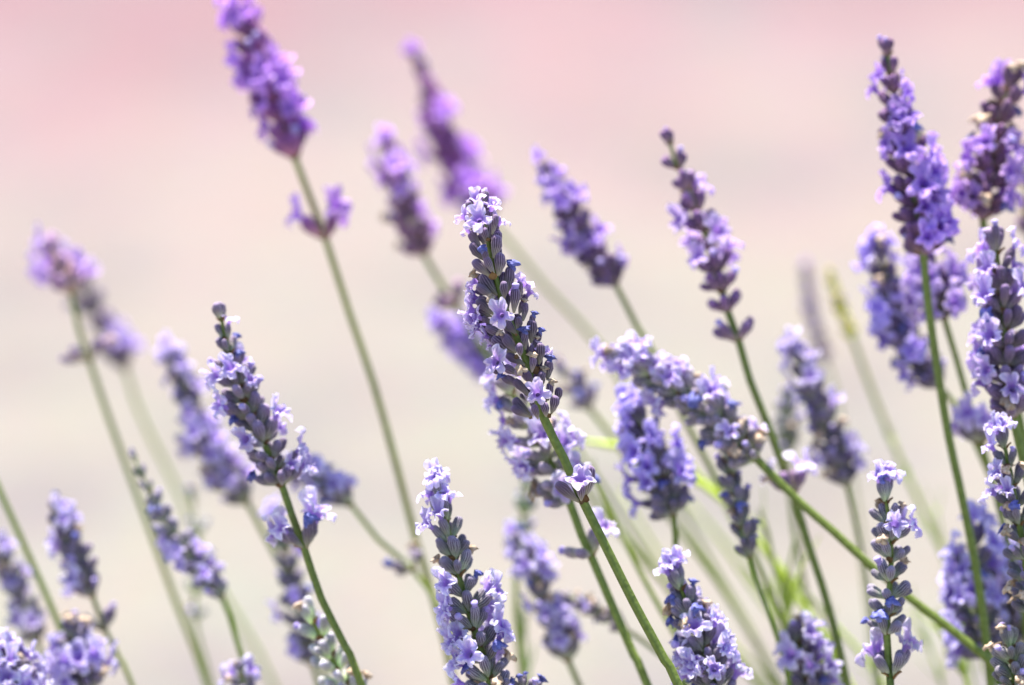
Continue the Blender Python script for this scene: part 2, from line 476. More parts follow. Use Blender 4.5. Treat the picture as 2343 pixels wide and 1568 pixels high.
    def whorl(pos, U, Lc, mc, phi0, alpha, t, fan=135):
        A = Vector((U.y, -U.x, 0)).normalized(); B = U.cross(A).normalized()
        if B.z < 0: B = -B
        for sgn in (0, 1):
            for j in range(mc // 2 + (rg.random() < (mc % 2) / 2)):
                half = max(1, mc // 2 - 1)
                ph = phi0 + sgn * math.pi + (j / half - .5) * R(fan) + rg.uniform(-.2, .2)
                al = alpha * rg.uniform(.65, 1.25)
                rd = A * math.cos(ph) + B * math.sin(ph)
                ax = U * math.cos(al) + rd * math.sin(al)
                lc = Lc * rg.uniform(.82, 1.1)
                off = rg.uniform(-.05, .14) * Lc
                po = pos + rd * (rs * .7) + U * off
                tip = to_px(po + ax * lc * 1.25)
                inside = any((tip[0] - fx) ** 2 + (tip[1] - fy) ** 2 < fr * fr * (.85 if soft else 1.05) for fx, fy, fr in fl)
                r_ = rg.random()
                if inside and r_ < (.8 if soft else .7): kind = 'f'
                elif (not inside) and r_ < p0: kind = 'f'
                else:
                    r2 = rg.random()
                    kind = 't' if r2 < dry else 'b' if r2 < dry + blue else 'u' if r2 < dry + blue + .1 else 'n'
                add_calyx(po, ax, U, lc, kind, wid=rg.uniform(.92, 1.12), psz=rg.uniform(.85, 1.2) * psf)
        for sgn in (0, 1):
            ph = phi0 + sgn * math.pi
            rd = A * math.cos(ph) + B * math.sin(ph)
            add_bract(pos - U * Lc * .12 + rd * rs * .5, (U * .6 + rd * .8).normalized(), U, Lc * .5, green_bract)
    if head and not any(e[0] == 'ONLY' for e in elems):
        line = spline(headpts, .0006)
        cum = [0]
        for i in range(1, len(line)): cum.append(cum[-1] + (line[i] - line[i - 1]).length)
        tot = cum[-1]
        tip0 = min(tot * .5, L_m * tipL * .62)
        for k in range(n):
            t = ((k + .12) / (n - .88)) ** .93
            t = min(1, t)
            s0 = tip0 + t * (tot - tip0)
            i = next((i for i, q in enumerate(cum) if q >= s0 - 1e-9), len(cum) - 1)
            i = min(i, len(line) - 1)
            U = (line[max(0, i - 12)] - line[min(len(line) - 1, i + 12)]).normalized()
            grow = tipL + (1 - tipL) * min(1, t * 1.9)
            al = R(25 + 24 * min(1, t * 1.6)) * spread * (lo_spread if lo_spread and t > .8 else 1)
            if t < .12: al = R(15) * spread
            mc = m if t > .25 else max(4, int(m * .65))
            whorl(line[i], U, L_m * grow, mc, k * math.pi / 2 + rg.uniform(.2, .7), al, t)
        # two or three young calyces close the tip
        U = (line[0] - line[min(14, len(line) - 1)]).normalized()
        A = Vector((U.y, -U.x, 0)).normalized()
        for q in (-.3, -.05, .18, .34):
            i = next((i for i, v in enumerate(cum) if v >= tip0), 0)
            ax = (U + A * q + Vector((0, 0, rg.uniform(-.2, .2)))).normalized()
            tip = to_px(line[i] + ax * L_m * tipL)
            ins = any((tip[0] - fx) ** 2 + (tip[1] - fy) ** 2 < fr * fr for fx, fy, fr in fl)
            add_calyx(line[i], ax, U, L_m * tipL * rg.uniform(.75, 1.0), 'f' if ins and rg.random() < .7 else 'n')
    if any(e[0] == 'ONLY' for e in elems):
        line = spline(headpts, .0006)
        for k in range(46):
            t = (k + .5) / 46
            i = int(t * (len(line) - 1))
            U = (line[max(0, i - 12)] - line[min(len(line) - 1, i + 12)]).normalized()
            A = Vector((U.y, -U.x, 0)).normalized(); B = Vector((0, 0, -1))
            ph = R(rg.uniform(-8, 188)); al = R(rg.uniform(26, 44))
            ax = U * math.cos(al) + (A * math.cos(ph) + B * abs(math.sin(ph))) * math.sin(al)
            k_ = rg.random()
            add_calyx(line[i] + B * .0012, ax, U, L_m * rg.uniform(.8, 1.0) * (.8 if t < .15 else 1), 'f' if k_ < .16 else 't' if k_ < .22 else 'n', 1.1)
    for (wx, wy, Lw, mw, al) in whorls:
        pos = P(wx, wy, d)
        k_ = min(1, max(0, (wy - 350) / 450))
        ptint = tuple(q * (u * (1 - k_) + v * k_) for q, u, v in zip(ptint0, (1.02, .92, 1.0), (1.04, 1.1, 1.02)))
        tint = tuple(q * (u * (1 - k_) + v * k_) for q, u, v in zip(tint0, (1.3, 1.1, 1.1), (1.4, 1.4, 1.2)))
        # direction of the stem there
        pw = CM @ pos
        i = min(range(len(world_line)), key=lambda q: (world_line[q] - pw).length)
        U = CR.transposed() @ (world_line[max(0, i - 2)] - world_line[min(len(world_line) - 1, i + 2)]).normalized()
        whorl(pos, U, Lw * MM * s_, mw, rg.uniform(-.25, .25), R(al), .9, 95)
    for e in elems:
        if e[0] == 'ONLY': continue
        kind, x0, y0, x1, y1, z0, dz, wid = e[:8]
        # base (x0,y0) at z0 mm towards the camera; tip (x1,y1), dz mm nearer than the base
        pb = P(x0, y0, d - z0 * .001); pt = P(x1, y1, d - (z0 + dz) * .001)
        if kind == 'br' or kind == 'gb':
            add_bract(pb, pt - pb, Vector((0, .3, 1)), (pt - pb).length / .8, kind == 'gb'); continue
        ax = pt - pb
        up = Vector(e[8]) if len(e) > 8 and e[8] else Vector((-.25, 1, .15))
        psz = e[9] if len(e) > 9 else 1.1
        ln = ax.length
        if kind == 'f': ln = ln / 1.3
        if kind in 'tb': ln = ln / 1.12
        add_calyx(pb, ax, up, ln, kind, wid * 1.08, psz=psz)
    return root_o

# ------------------------------------------------------------------ the sharp stalk in the middle, element by element
def Z(ox, oy, sc):
    return lambda x, y: ((ox + x / sc) / 1.6533, (oy + y / sc) / 1.6533)
Z1 = Z(1650, 700, 2.851); Z2 = Z(1650, 1200, 2.851); Z6 = Z(1290, 1300, 1.2138)
def E(zf, kind, x0, y0, x1, y1, z0=0, dz=0, wid=1.0, up=None, psz=1.1):
    a = zf(x0, y0); b_ = zf(x1, y1)
    return (kind, a[0], a[1], b_[0], b_[1], z0, dz, wid, up, psz)
hero = [('ONLY',),
 E(Z1,'n',372,320,325,182,.5,.6,1.15), E(Z1,'n',400,250,362,150,-1,0,1.0),
 E(Z1,'f',500,420,455,215,-1,-1,1,( .0,.6,.8),1.45), E(Z1,'f',540,420,600,235,-.5,.5,1,(.3,1,-.2),1.4),
 E(Z1,'f',500,500,455,365,.5,4.2,1,(-.05,1,.2),1.4), E(Z1,'f',440,520,285,330,-1.5,-1,1,(.5,1,0),1.1),
 E(Z1,'f',470,640,320,470,.5,.8,1.1,(.6,.6,.5),1.1), E(Z1,'f',600,600,690,380,-2,-.5,1,(-.4,1,.1),1.1),
 E(Z1,'n',602,535,645,320,1.5,.8,.98), E(Z1,'n',548,612,510,470,1.5,2.2,1.25),
 E(Z1,'n',490,690,350,525,.5,.5,1.0), E(Z1,'n',520,650,450,540,.2,0,.9), E(Z1,'n',608,745,672,500,0,0,1.0), E(Z1,'n',618,790,690,550,1.4,.8,1.1),
 E(Z1,'n',515,810,348,650,1,.6,1.02), E(Z1,'b',560,850,498,690,1.8,2.2,1.0), E(Z1,'n',575,985,400,808,1,.8,1.1), E(Z1,'n',625,965,520,770,2,1,1.0),
 E(Z1,'n',665,980,722,735,.9,.6,1.15), E(Z1,'br',612,1020,600,925,3,.4), E(Z1,'br',560,610,548,560,2.5,.2),
 E(Z1,'n',655,1195,468,975,0,.4,1.0), E(Z1,'n',630,1215,432,1085,1,.6,1.0), E(Z1,'n',733,1225,728,1045,2.2,2.0,1.2),
 E(Z1,'b',765,1170,820,850,-.3,.3,.9), E(Z1,'t',590,1080,395,955,-1,0,.95), E(Z1,'t',700,1290,585,1215,1.5,2.4,1.0),
 E(Z1,'f',560,1110,410,1040,-2,-1.2,1,(.3,1,.3),1.3), E(Z1,'f',600,1260,400,1215,-2,-.5,1,(.3,1,.3),1.4), E(Z1,'f',560,1180,375,1150,-3,-.5,1,(.2,1,.5),1.0),
 E(Z1,'f',850,1290,930,1060,-1.8,-.8,1,(-.1,1,.2),1.3), E(Z1,'f',900,1330,1010,1150,-3,-.5,1,(-.3,1,.1),1.2),
 E(Z1,'u',835,1380,852,1110,1.4,.8,1.0), E(Z1,'n',890,1220,908,1040,-.5,.2,.9), E(Z1,'t',890,1400,945,1245,0,.3,1.0), E(Z1,'n',935,1470,968,1270,0,.3,1.0),
 E(Z1,'n',620,1400,430,1240,.5,.4,1.0), E(Z1,'f',775,1440,690,1400,2.2,4.6,1,(-.1,1,.2),1.25),
 E(Z1,'f',600,1420,350,1340,-1.5,-.3,1,(.2,1,.4),1.4), E(Z1,'f',610,1500,440,1420,-.8,.8,1,(.2,1,.5),1.5), E(Z1,'f',600,1460,340,1440,-2.6,-.3,1,(.2,1,.4),1.0),
 E(Z1,'f',640,1560,400,1540,-2,0,1,(.2,1,.5),1.4), E(Z1,'f',560,1330,400,1260,-2.4,0,1,(.2,1,.5),1.0),
 E(Z1,'b',1010,1560,1058,1385,-.3,.2,1.0), E(Z1,'n',640,1600,545,1480,-1,0,.9),
 E(Z2,'n',870,140,905,0,1.5,.8,1.05), E(Z2,'b',962,350,950,130,1.5,1,1.05), E(Z2,'b',1060,330,1130,140,-1.2,.2,.9), E(Z2,'t',1030,350,1085,220,-.4,.3,.95),
 E(Z2,'n',770,215,530,110,.4,.4,.95), E(Z2,'t',770,260,685,165,1.4,1.8,.95), E(Z2,'n',865,190,750,50,.8,.5,1.0),
 E(Z2,'n',860,385,722,190,1.4,.8,1.05), E(Z2,'n',840,400,595,225,.6,.4,.95), E(Z2,'n',905,415,892,300,2.2,3,1.25),
 E(Z2,'n',1020,280,1045,30,-.2,.2,1.0), E(Z2,'f',700,300,520,200,-.6,.2,1,(.5,.7,.3),1.2), E(Z2,'f',640,240,440,110,-2,0,1,(.3,.9,.3),1.1),
 E(Z2,'f',690,340,560,300,-2,0,1,(.3,.9,.3),1.0),
 E(Z2,'n',1105,510,1155,285,.8,.4,1.0), E(Z2,'n',1010,470,1035,300,.2,.2,.95), E(Z2,'t',1030,595,1045,405,1.6,1.2,1.1),
 E(Z2,'n',955,515,750,405,.4,.5,1.05), E(Z2,'t',860,635,905,570,1.8,3.8,1.0), E(Z2,'n',905,615,722,545,1.4,.8,1.0),
 E(Z2,'f',740,560,640,480,.6,4.0,1,(.05,1,.2),1.3), E(Z2,'f',720,620,570,560,-1,.6,1,(.4,.8,.3),1.0), E(Z2,'b',860,745,690,625,.8,.8,1.0),
 E(Z2,'b',1195,680,1230,440,-.6,.2,1.0), E(Z2,'t',1130,740,1160,550,.4,.4,1.0), E(Z2,'n',1130,730,1130,590,1,1,1.05), E(Z2,'n',1050,730,950,600,1,1,1.1),
 E(Z2,'n',1000,845,835,675,1.4,.8,1.0), E(Z2,'n',930,780,745,640,.7,.5,.95), E(Z2,'n',1080,760,1060,610,.3,.2,.9),
 E(Z2,'t',1205,900,1245,690,.4,.4,1.0), E(Z2,'f',1120,900,1085,820,1.6,4.6,1,(-.15,1,.1),1.25),
 E(Z2,'n',1010,1045,815,895,.6,.4,.95), E(Z2,'n',1020,1078,808,965,1.4,.7,1.0), E(Z2,'n',1095,1095,1050,955,2.0,2.4,1.15), E(Z2,'n',1185,1075,1165,925,2.2,1.2,1.2),
 E(Z2,'n',1240,1045,1300,850,1.2,.8,1.05), E(Z2,'n',1290,940,1338,760,-.4,.2,1.0), E(Z2,'br',1000,1080,1040,1095,1.5,.2), E(Z2,'br',1200,1080,1245,1040,1.4,.2),
 E(Z2,'br',840,430,900,440,1.8,.2), E(Z2,'br',1040,600,1120,540,1.4,.2), E(Z2,'br',850,200,880,185,2.2,.2),
 E(Z2,'n',960,900,900,830,-1.5,0,1.0), E(Z2,'n',1090,1000,1080,860,-1,.2,1.1), E(Z2,'n',1180,930,1200,790,-1,.2,1.0),
 # the small whorl lower on the same stem
 E(Z6,'n',1088,722,985,640,1,.6,1.0), E(Z6,'u',1092,728,1002,655,.4,.3,.9), E(Z6,'f',1103,722,1098,622,1.6,2.4,1.1,(-.1,1,.2),1.5), E(Z6,'n',1120,705,1152,560,-.4,.2,.95),
 E(Z6,'br',1095,730,1120,728,1.5,.3), E(Z6,'br',1118,728,1128,690,1,.2),
]
stalk('tall purple lavender in sharp focus in the middle, with pale lilac tip flowers',
      [Z1(470,250), Z1(560,620), Z1(640,985), Z1(705,1230), Z2(855,200), Z2(955,440), Z2(1025,600), Z2(1160,1090)],
      [(1290,1050),(1330,1140),(1380,1240),(1450,1380),(1520,1510),(1570,1610)], b=0, L=56, elems=hero, sw=20, hi=True,
      tint=(.9,.82,.92), ptint=(1.06,1.08,1.02), seed=20)

GR = (1.12, 1.2, 1.12); PU = (1.5, .8, 1.3); DK = (.9, .9, 1.0)
LIL = (1.0, .98, 1.0); PNK = (.98, .74, 1.0)
# in-focus and near-focus stalks
stalk('loose lavender spike just behind and below the sharp middle one, its flowers reaching left',
      [(1150,868),(1205,960),(1255,1050),(1302,1148)], [(1330,1225),(1355,1280),(1400,1385),(1450,1500),(1490,1590)], b=5, n=8, L=60, m=8,
      fl=[(1245,1235,40),(1405,1180,42),(1095,880,55),(1120,930,45),(1170,1050,45),(1190,1140,35),(1310,990,35),(1250,1000,24),(1330,1060,24)], p0=.08, dry=.22, blue=.15, whorls=[(1352,1272,66,4,62)], sw=19, spread=1.12, seed=3, stint=(1.1,1.15,1.2), tint=(1.6,1.6,1.45), ptint=(1.08,1.08,1.02), tipL=.85)  # calyces tinted paler, their sunlit look put into the colour
stalk('sharp lavender spike rising from the bottom edge, left of the two bare middle stems',
      [(1000,1105),(1022,1200),(1048,1310),(1078,1420),(1110,1520),(1128,1590)], [(1140,1650)], b=1.5, n=12, L=58, m=7, hi=True,
      fl=[(1000,1120,45),(985,1180,30),(1010,1365,48),(1035,1470,45),(1125,1330,38),(1150,1450,45),(1140,1390,30)], p0=.03, dry=.12, blue=.14, sw=20, seed=22, tint=(1.05,1.1,1.12), tipL=.8)
stalk('sharp lavender spike left of centre with tight grey tip buds and one separate lower whorl',
      [(500,700),(520,790),(545,880),(580,960),(615,1040),(645,1112)], [(668,1180),(695,1252),(735,1370),(790,1480),(835,1590)], b=3.5, n=12, L=57, m=7, hi=True,
      fl=[(640,1190,50),(735,1150,45),(730,1200,30),(500,850,30),(565,870,30),(520,920,22),(655,945,38),(690,995,30),(535,960,28),(540,1020,28),(625,1095,24),(680,1060,20)], p0=.03, dry=.06, blue=.08, tipL=.66, lo_spread=1.1,
      whorls=[(697,1252,66,6,44)], sw=17, seed=24, tint=(1.05,1.0,1.1))
stalk('slender sharp lavender spike in the lower right, grey-budded, with a spreading whorl at its foot',
      [(2020,1110),(2035,1200),(2038,1290),(2032,1370),(2028,1450)], [(2035,1545),(2040,1620)], b=2, n=8, L=55, m=6, hi=True,
      fl=[(2000,1500,32),(2100,1475,36),(2020,1110,32),(2065,1210,35),(2050,1270,20),(1980,1300,0),(1970,1400,22)], p0=.0, dry=.07, blue=.13, spread=1.1,
      whorls=[(2040,1548,66,6,38)], sw=17, seed=15, tint=(1.1,1.15,1.2), tipL=.85)
stalk('sharp lavender spike cut by the bottom edge right of the two bare middle stems',
      [(1545,1310),(1570,1380),(1595,1450),(1625,1530),(1650,1610)], [(1665,1680)], b=2.5, n=9, L=58, m=7, hi=True,
      fl=[(1545,1310,36),(1580,1370,0),(1650,1440,42),(1665,1510,40),(1570,1520,48),(1600,1400,14)], p0=.05, dry=.1, blue=.18, sw=18, seed=14, tint=(1,1,1.1), tipL=.85)
stalk('dense lavender spike at the right edge with lilac flowers down its left side',
      [(2275,535),(2285,620),(2298,740),(2302,850),(2318,955)], [(2330,1010),(2360,1140),(2400,1300)], b=4, n=10, L=61, m=8,
      fl=[(2230,560,42),(2320,570,40),(2250,650,34),(2240,750,40),(2245,840,40),(2300,940,45),(2330,900,45),(2320,660,22),(2350,780,25)], p0=.08, dry=.06, blue=.04, sw=19, seed=8, tint=(.95,.85,1.0), tipL=.9)
stalk('sharp faded lavender spike against the right edge with brown dried florets near its foot',
      [(2290,985),(2310,1080),(2328,1180),(2345,1280),(2360,1400)], [(2375,1500),(2395,1640)], b=2, n=10, L=50, m=6, hi=True,
      fl=[(2295,995,40),(2260,1110,48)], p0=.0, dry=.24, blue=.1, sw=19, seed=16, tint=(.9,.9,.95), tipL=.85)
stalk('faded grey lavender spike in the bottom right corner tipped with tan dried florets',
      [(2308,1445),(2315,1510),(2325,1600)], [(2335,1680)], b=2, n=5, L=54, m=8, hi=True, p0=0, dry=.3, blue=0, sw=18, seed=17, tint=(1.15,1.25,1.05), tipL=.85)
stalk('pale grey-green lavender head with white tipped buds at the bottom edge',
      [(698,1385),(735,1460),(785,1560),(810,1600)], [(830,1660)], b=5, n=6, L=58, m=6, hi=True, p0=0, dry=.25, blue=0, sw=18, seed=36, tint=(2.6,3.0,2.4), tipL=.85, spread=.9)
stalk('pale lilac flowers of a lavender head poking into the bottom left corner',
      [(15,1490),(35,1560),(50,1620)], [(70,1700)], b=5, n=5, L=56, m=8, fl=[(30,1540,90)], p0=.6, sw=18, seed=31, tipL=.9)
stalk('tip of a lavender head just rising over the bottom edge beside the sharp lower one',
      [(1192,1558),(1205,1600)], [(1220,1680)], b=2, n=2, L=44, m=5, blue=.7, dry=0, p0=0, sw=14, seed=38, hi=True)

# softly blurred ones
stalk('tall violet lavender cut by the top edge with a loose separate whorl below its head',
      [(512,-70),(533,0),(570,85),(605,180),(640,260),(675,362)], [(712,460),(745,548),(800,720),(855,880),(905,1060),(950,1230),(1000,1400),(1045,1600)], b=13, n=11, L=68, m=8,
      fl=[(705,485,26),(768,468,34),(540,20,45),(625,150,48),(655,210,48),(560,170,22),(580,230,28),(690,270,20),(640,250,30),(600,290,22)], p0=.05, dry=.05, blue=0, whorls=[(745,545,70,6,42)], sw=19, seed=1, tint=PU, ptint=(.95,.68,1.0), stint=(1.3,1.1,1.2), lo_spread=.8)
stalk('long slim purple lavender pointing up behind the tip of the middle one',
      [(948,125),(985,220),(1020,330),(1075,430),(1120,505)], [(1170,560),(1250,660),(1390,815),(1480,1000),(1560,1170),(1650,1330),(1790,1590)], b=22, n=13, L=62, m=7,
      fl=[(1012,240,22),(1070,350,30),(1090,410,48),(1135,450,35)], p0=.12, dry=0, blue=0, sw=19, seed=2, tint=PU, ptint=PNK, tipL=.6)
stalk('short blurred lilac lavender left of the middle one with flowers only at its top',
      [(888,335),(910,430),(935,500),(970,582)], [(1000,635),(1040,700),(1100,790),(1200,930),(1290,1050),(1400,1200),(1580,1400),(1760,1600)], b=17, n=7, L=58, m=8,
      fl=[(880,370,52),(920,410,40),(945,480,22)], p0=.06, dry=.06, blue=0, sw=17, seed=4, whorls=[(1045,700,58,7,55)], tint=(1.5,1.15,1.2), ptint=(1,.86,1), tipL=.9)
stalk('blurred violet lavender head peeping out on the left behind the middle one',
      [(1020,755),(1060,775),(1105,815),(1150,880)], [(1300,1000),(1420,1180),(1560,1400),(1660,1590)], b=18, n=5, L=58, m=8, fl=[(1060,780,70)], p0=.3, sw=16, seed=5, ptint=(.85,.75,1), tipL=.9)
stalk('few blurred grey buds showing just right of the middle lavender',
      [(1275,835),(1305,870),(1348,935)], [(1400,1000),(1520,1170),(1640,1330),(1800,1600)], b=16, n=3, L=52, m=6, p0=.1, dry=.15, sw=16, seed=6, tint=(1.3,1.2,1.5), tipL=.9)
stalk('medium violet lavender leaning left, alone between the middle one and the tall right one',
      [(1243,380),(1290,465),(1345,560),(1408,652)], [(1458,750),(1505,825),(1560,950),(1640,1100),(1760,1350),(1850,1600)], b=12, n=9, L=58, m=8,
      fl=[(1250,440,30),(1310,460,35),(1360,540,34),(1300,540,24),(1430,600,20)], p0=.1, dry=.03, blue=.08, sw=17, seed=7, tint=(.95,.8,1.0), ptint=(.9,.85,1), tipL=.7)
stalk('slim lavender with dark violet buds at its tip and widely spaced whorls, right of centre',
      [(1525,300),(1545,370),(1590,470),(1622,560),(1650,660),(1664,712)], [(1690,782),(1715,870),(1745,945),(1815,1135),(1850,1250),(1895,1390),(1945,1600)], b=8, n=9, L=54, m=7,
      fl=[(1785,1050,48),(1830,1050,48),(1590,420,30),(1600,480,38),(1560,500,26),(1650,520,36),(1590,560,30),(1655,570,24)], p0=.03, dry=.03, blue=.02, sw=17, seed=9, tint=(1.1,.85,1.1),
      whorls=[(1688,780,58,6,52),(1815,1130,58,8,40)], spread=.9, tipL=.6)
stalk('tallest purple lavender in the upper right with a red-brown tip',
      [(2025,95),(2040,180),(2055,280),(2080,390),(2100,490),(2112,582)], [(2122,690),(2145,850),(2170,1000),(2205,1160),(2240,1350),(2270,1600)], b=6.5, n=13, L=58, m=9,
      fl=[(2010,190,22),(2060,200,20),(2070,260,20),(2005,330,16),(2130,370,30),(2100,420,45),(2140,460,45),(2120,510,42),(2010,450,36),(2160,500,24)], p0=.05, dry=.05, blue=.04, sw=18, seed=10, tint=(1.0,.8,.9), ptint=(.85,.75,1), tipL=.62)
stalk('pale lilac flower cluster right under the tallest spike on its own thin stem',
      [(2120,590),(2140,650),(2160,730)], [(2187,820),(2215,920),(2245,1015),(2290,1180),(2340,1400),(2360,1600)], b=9, n=4, L=56, m=9, fl=[(2190,960,42),(2140,640,85)], p0=.5, sw=14, seed=11, whorls=[(2245,1015,62,7,42)], stint=(1.1,1.05,.9), tipL=.95, ptint=(.95,.9,1))
stalk('dark purple lavender leaning right against the upper right edge, brown in its middle',
      [(2318,165),(2298,240),(2270,330),(2258,430),(2248,500)], [(2270,640),(2320,900),(2370,1150),(2400,1500)], b=8, n=9, L=58, m=8,
      fl=[(2280,170,30),(2240,240,26),(2195,350,34),(2200,420,34),(2330,380,40),(2300,430,30),(2225,440,22)], p0=.05, dry=.22, sw=17, seed=12, tint=(.95,.75,.75), ptint=(.95,.85,1), tipL=.95, spread=1.1)
stalk('blurred lavender with a bright violet top left of the tallest spike\'s bare stem',
      [(2012,570),(2030,650),(2055,740),(2100,820),(2150,885)], [(2200,950),(2260,1080),(2340,1250),(2400,1500)], b=11, n=9, L=60, m=9,
      fl=[(2010,590,42),(2000,690,28),(2080,690,30),(2040,750,55),(2080,800,30)], p0=.1, dry=.06, blue=.05, sw=16, seed=13, ptint=(.85,.85,1.05), tint=DK, tipL=1)
stalk('lavender spike lying almost sideways, crusted with pale lilac florets, right of centre',
      [(1402,806),(1480,850),(1570,905),(1655,970),(1730,1050)], [(1830,1150),(1905,1215),(1975,1280),(2085,1372),(2200,1460),(2330,1590)], b=6, n=15, L=58, m=8,
      fl=[(1390,850,30),(1440,800,32),(1520,850,32),(1560,860,26),(1645,880,26),(1500,940,20),(1700,990,26),(1650,985,22)], p0=.05, dry=.1, blue=.03, sw=19, seed=18, tint=(1.5,1.6,1.4), ptint=(1.05,1.05,1.03), tipL=.9, spread=.95)
stalk('violet lavender head hanging point-down shaped below the sideways spike, on an upright stem',
      [(1450,940),(1478,990),(1505,1080),(1540,1178)], [(1546,1290),(1552,1450),(1565,1600)], b=7.5, n=8, L=56, m=8,
      fl=[(1450,960,45),(1470,1020,45),(1560,1000,35),(1550,1080,35),(1490,1080,26)], p0=.15, dry=.02, blue=.1, sw=14, seed=19, ptint=(.85,.82,1.05), tint=DK, tipL=1, spread=1.1)
stalk('narrow spike of dark grey buds hanging between the sideways lavender and the green stems',
      [(1655,1010),(1672,1090),(1692,1180),(1712,1275)], [(1745,1370),(1785,1480),(1812,1600)], b=6.5, n=7, L=52, m=5, p0=.0, fl=[(1745,1120,32),(1720,1090,20),(1735,1110,28)], dry=.05, blue=.06, sw=11, seed=21, tint=(.95,.95,1), spread=.6, tipL=1, stint=(1.3,1.4,1.3))
stalk('blurred lavender with a round violet top, left of the olive bud far behind',
      [(1822,800),(1850,880),(1880,950),(1908,1020),(1937,1110)], [(1965,1240),(1990,1400),(2010,1600)], b=12, n=9, L=56, m=7,
      fl=[(1815,810,42),(1850,840,30),(1960,1020,30),(1950,1050,24),(1870,1040,22)], p0=.04, dry=.12, blue=.06, sw=15, seed=23, tint=DK, tipL=1)
stalk('faint slim grey lavender far behind, standing left of the olive bud',
      [(1840,605),(1850,680),(1868,760),(1888,830)], [(1905,880),(1935,1030),(1965,1200),(2010,1600)], b=26, n=8, L=40, m=6, p0=0, dry=.1, blue=0, sw=12, seed=25, tint=(2.0,1.8,2.1), tipL=.9, spread=.6, stint=(1.5,1.4,1.3))
stalk('far blurred olive-green lavender bud without flowers on a pale stem',
      [(1898,615),(1908,660),(1925,710),(1950,775)], [(1985,870),(2030,985),(2085,1110),(2160,1270),(2260,1450),(2330,1600)], b=20, n=6, L=34, m=5, p0=0, dry=0, blue=0, sw=19, seed=26, tint=(3.6,4.2,.5), tipL=.7, spread=.55, stint=(1.4,1.3,1.1), green_bract=True)
stalk('blurred grey-green lavender head half hidden beside the round violet-topped one',
      [(1798,895),(1800,940),(1798,990),(1800,1040)], [(1815,1200),(1850,1400),(1890,1600)], b=16, n=5, L=50, m=7, p0=.05, dry=.05, sw=15, seed=27, tint=(1.5,1.8,1.3), tipL=.9)
stalk('blurred lavender with lilac flowers crossed by the tall bare stem, low at the right',
      [(2235,1215),(2225,1290),(2232,1370),(2245,1440),(2262,1500)], [(2285,1560),(2300,1640)], b=8.5, n=7, L=58, m=9,
      fl=[(2165,1290,45),(2250,1220,30),(2195,1340,40),(2290,1280,40),(2200,1460,40)], p0=.15, dry=.02, sw=17, seed=28, ptint=(.9,.9,1.02), tint=DK, tipL=1, spread=1.15)
stalk('second blurred lavender head hidden behind the faded right-edge spike',
      [(2300,1240),(2310,1320),(2318,1400),(2325,1480)], [(2345,1600)], b=10, n=6, L=56, m=8, fl=[(2300,1330,60)], p0=.3, dry=.02, sw=16, seed=29, ptint=(.9,.9,1.02), tint=DK, tipL=1)
stalk('small blurred lavender rising over the bottom edge between two thin green stems',
      [(1815,1430),(1832,1490),(1850,1560),(1860,1610)], [(1875,1680)], b=7, n=6, L=54, m=8, fl=[(1865,1450,30),(1870,1500,40),(1800,1490,22)], p0=.1, dry=.03, sw=16, seed=30, tint=DK, tipL=.9)
stalk('blurred lavender behind, between the sharp lower spike and the two bare stems',
      [(1185,1225),(1225,1320),(1265,1420),(1300,1512)], [(1330,1580),(1360,1650)], b=11, n=8, L=56, m=8,
      fl=[(1180,1270,50),(1230,1300,36),(1280,1400,35),(1300,1440,40),(1170,1340,25)], p0=.12, dry=.08, sw=17, seed=32, tint=(1.15,1.15,1.2), ptint=(.95,.95,1), tipL=.9)
stalk('blurred brown-grey lavender head lying low behind the two bare middle stems',
      [(1290,1365),(1340,1385),(1390,1410),(1430,1440)], [(1500,1490),(1600,1600)], b=11, n=5, L=44, m=6, p0=.02, dry=.3, sw=14, seed=33, tint=(1.2,1.2,1.1), tipL=.9, spread=.8)
stalk('pale green unopened spike blurred behind the left bare middle stem',
      [(1205,1090),(1200,1140),(1195,1200),(1185,1270)], [(1180,1400),(1200,1600)], b=15, n=4, L=46, m=5, p0=0, dry=.05, sw=17, seed=34, tint=(1.7,2.2,1.5), tipL=.9, stint=(1.4,1.4,1.4))
stalk('blurred lavender with violet tip just left of the bud-tipped sharp one',
      [(392,820),(425,890),(452,980),(500,1060),(565,1150)], [(600,1215),(640,1290),(690,1400),(760,1590)], b=15, n=9, L=58, m=9,
      fl=[(385,830,38),(430,870,32),(440,1020,40),(500,1070,40),(540,1060,40),(480,980,30),(430,960,20)], p0=.04, dry=.06, blue=.04, sw=17, seed=35, tint=(1,1,1), ptint=(1,.95,1), tipL=1)
stalk('blurred blue-violet lavender lying low behind the foot of the bud-tipped sharp one',
      [(645,1055),(695,1080),(750,1112),(803,1155)], [(865,1235),(945,1305),(1010,1400),(1100,1600)], b=12, n=6, L=52, m=7, fl=[(893,1262,50),(930,1235,32),(700,1080,50),(760,1100,30)], p0=.25, blue=.1, sw=15, seed=37, ptint=(.95,.95,1), tint=(1.3,1.3,1.3), tipL=1, whorls=[(945,1302,58,4,60)], stint=(1.4,1.4,1.3))
stalk('blurred lavender at the far left, cream-tipped tuft on top and a loose whorl beneath',
      [(115,555),(135,600),(163,670)], [(180,750),(205,825),(250,960),(320,1150),(400,1370),(485,1600)], b=16, n=3, L=68, m=6, fl=[(85,610,34),(185,600,34)], p0=.12, dry=.3, sw=17, seed=39, tint=(2.2,1.9,1.9), whorls=[(205,825,62,6,58)], spread=1.25, tipL=.95, stint=(1.3,1.2,1.2), ptint=(1,.92,1))
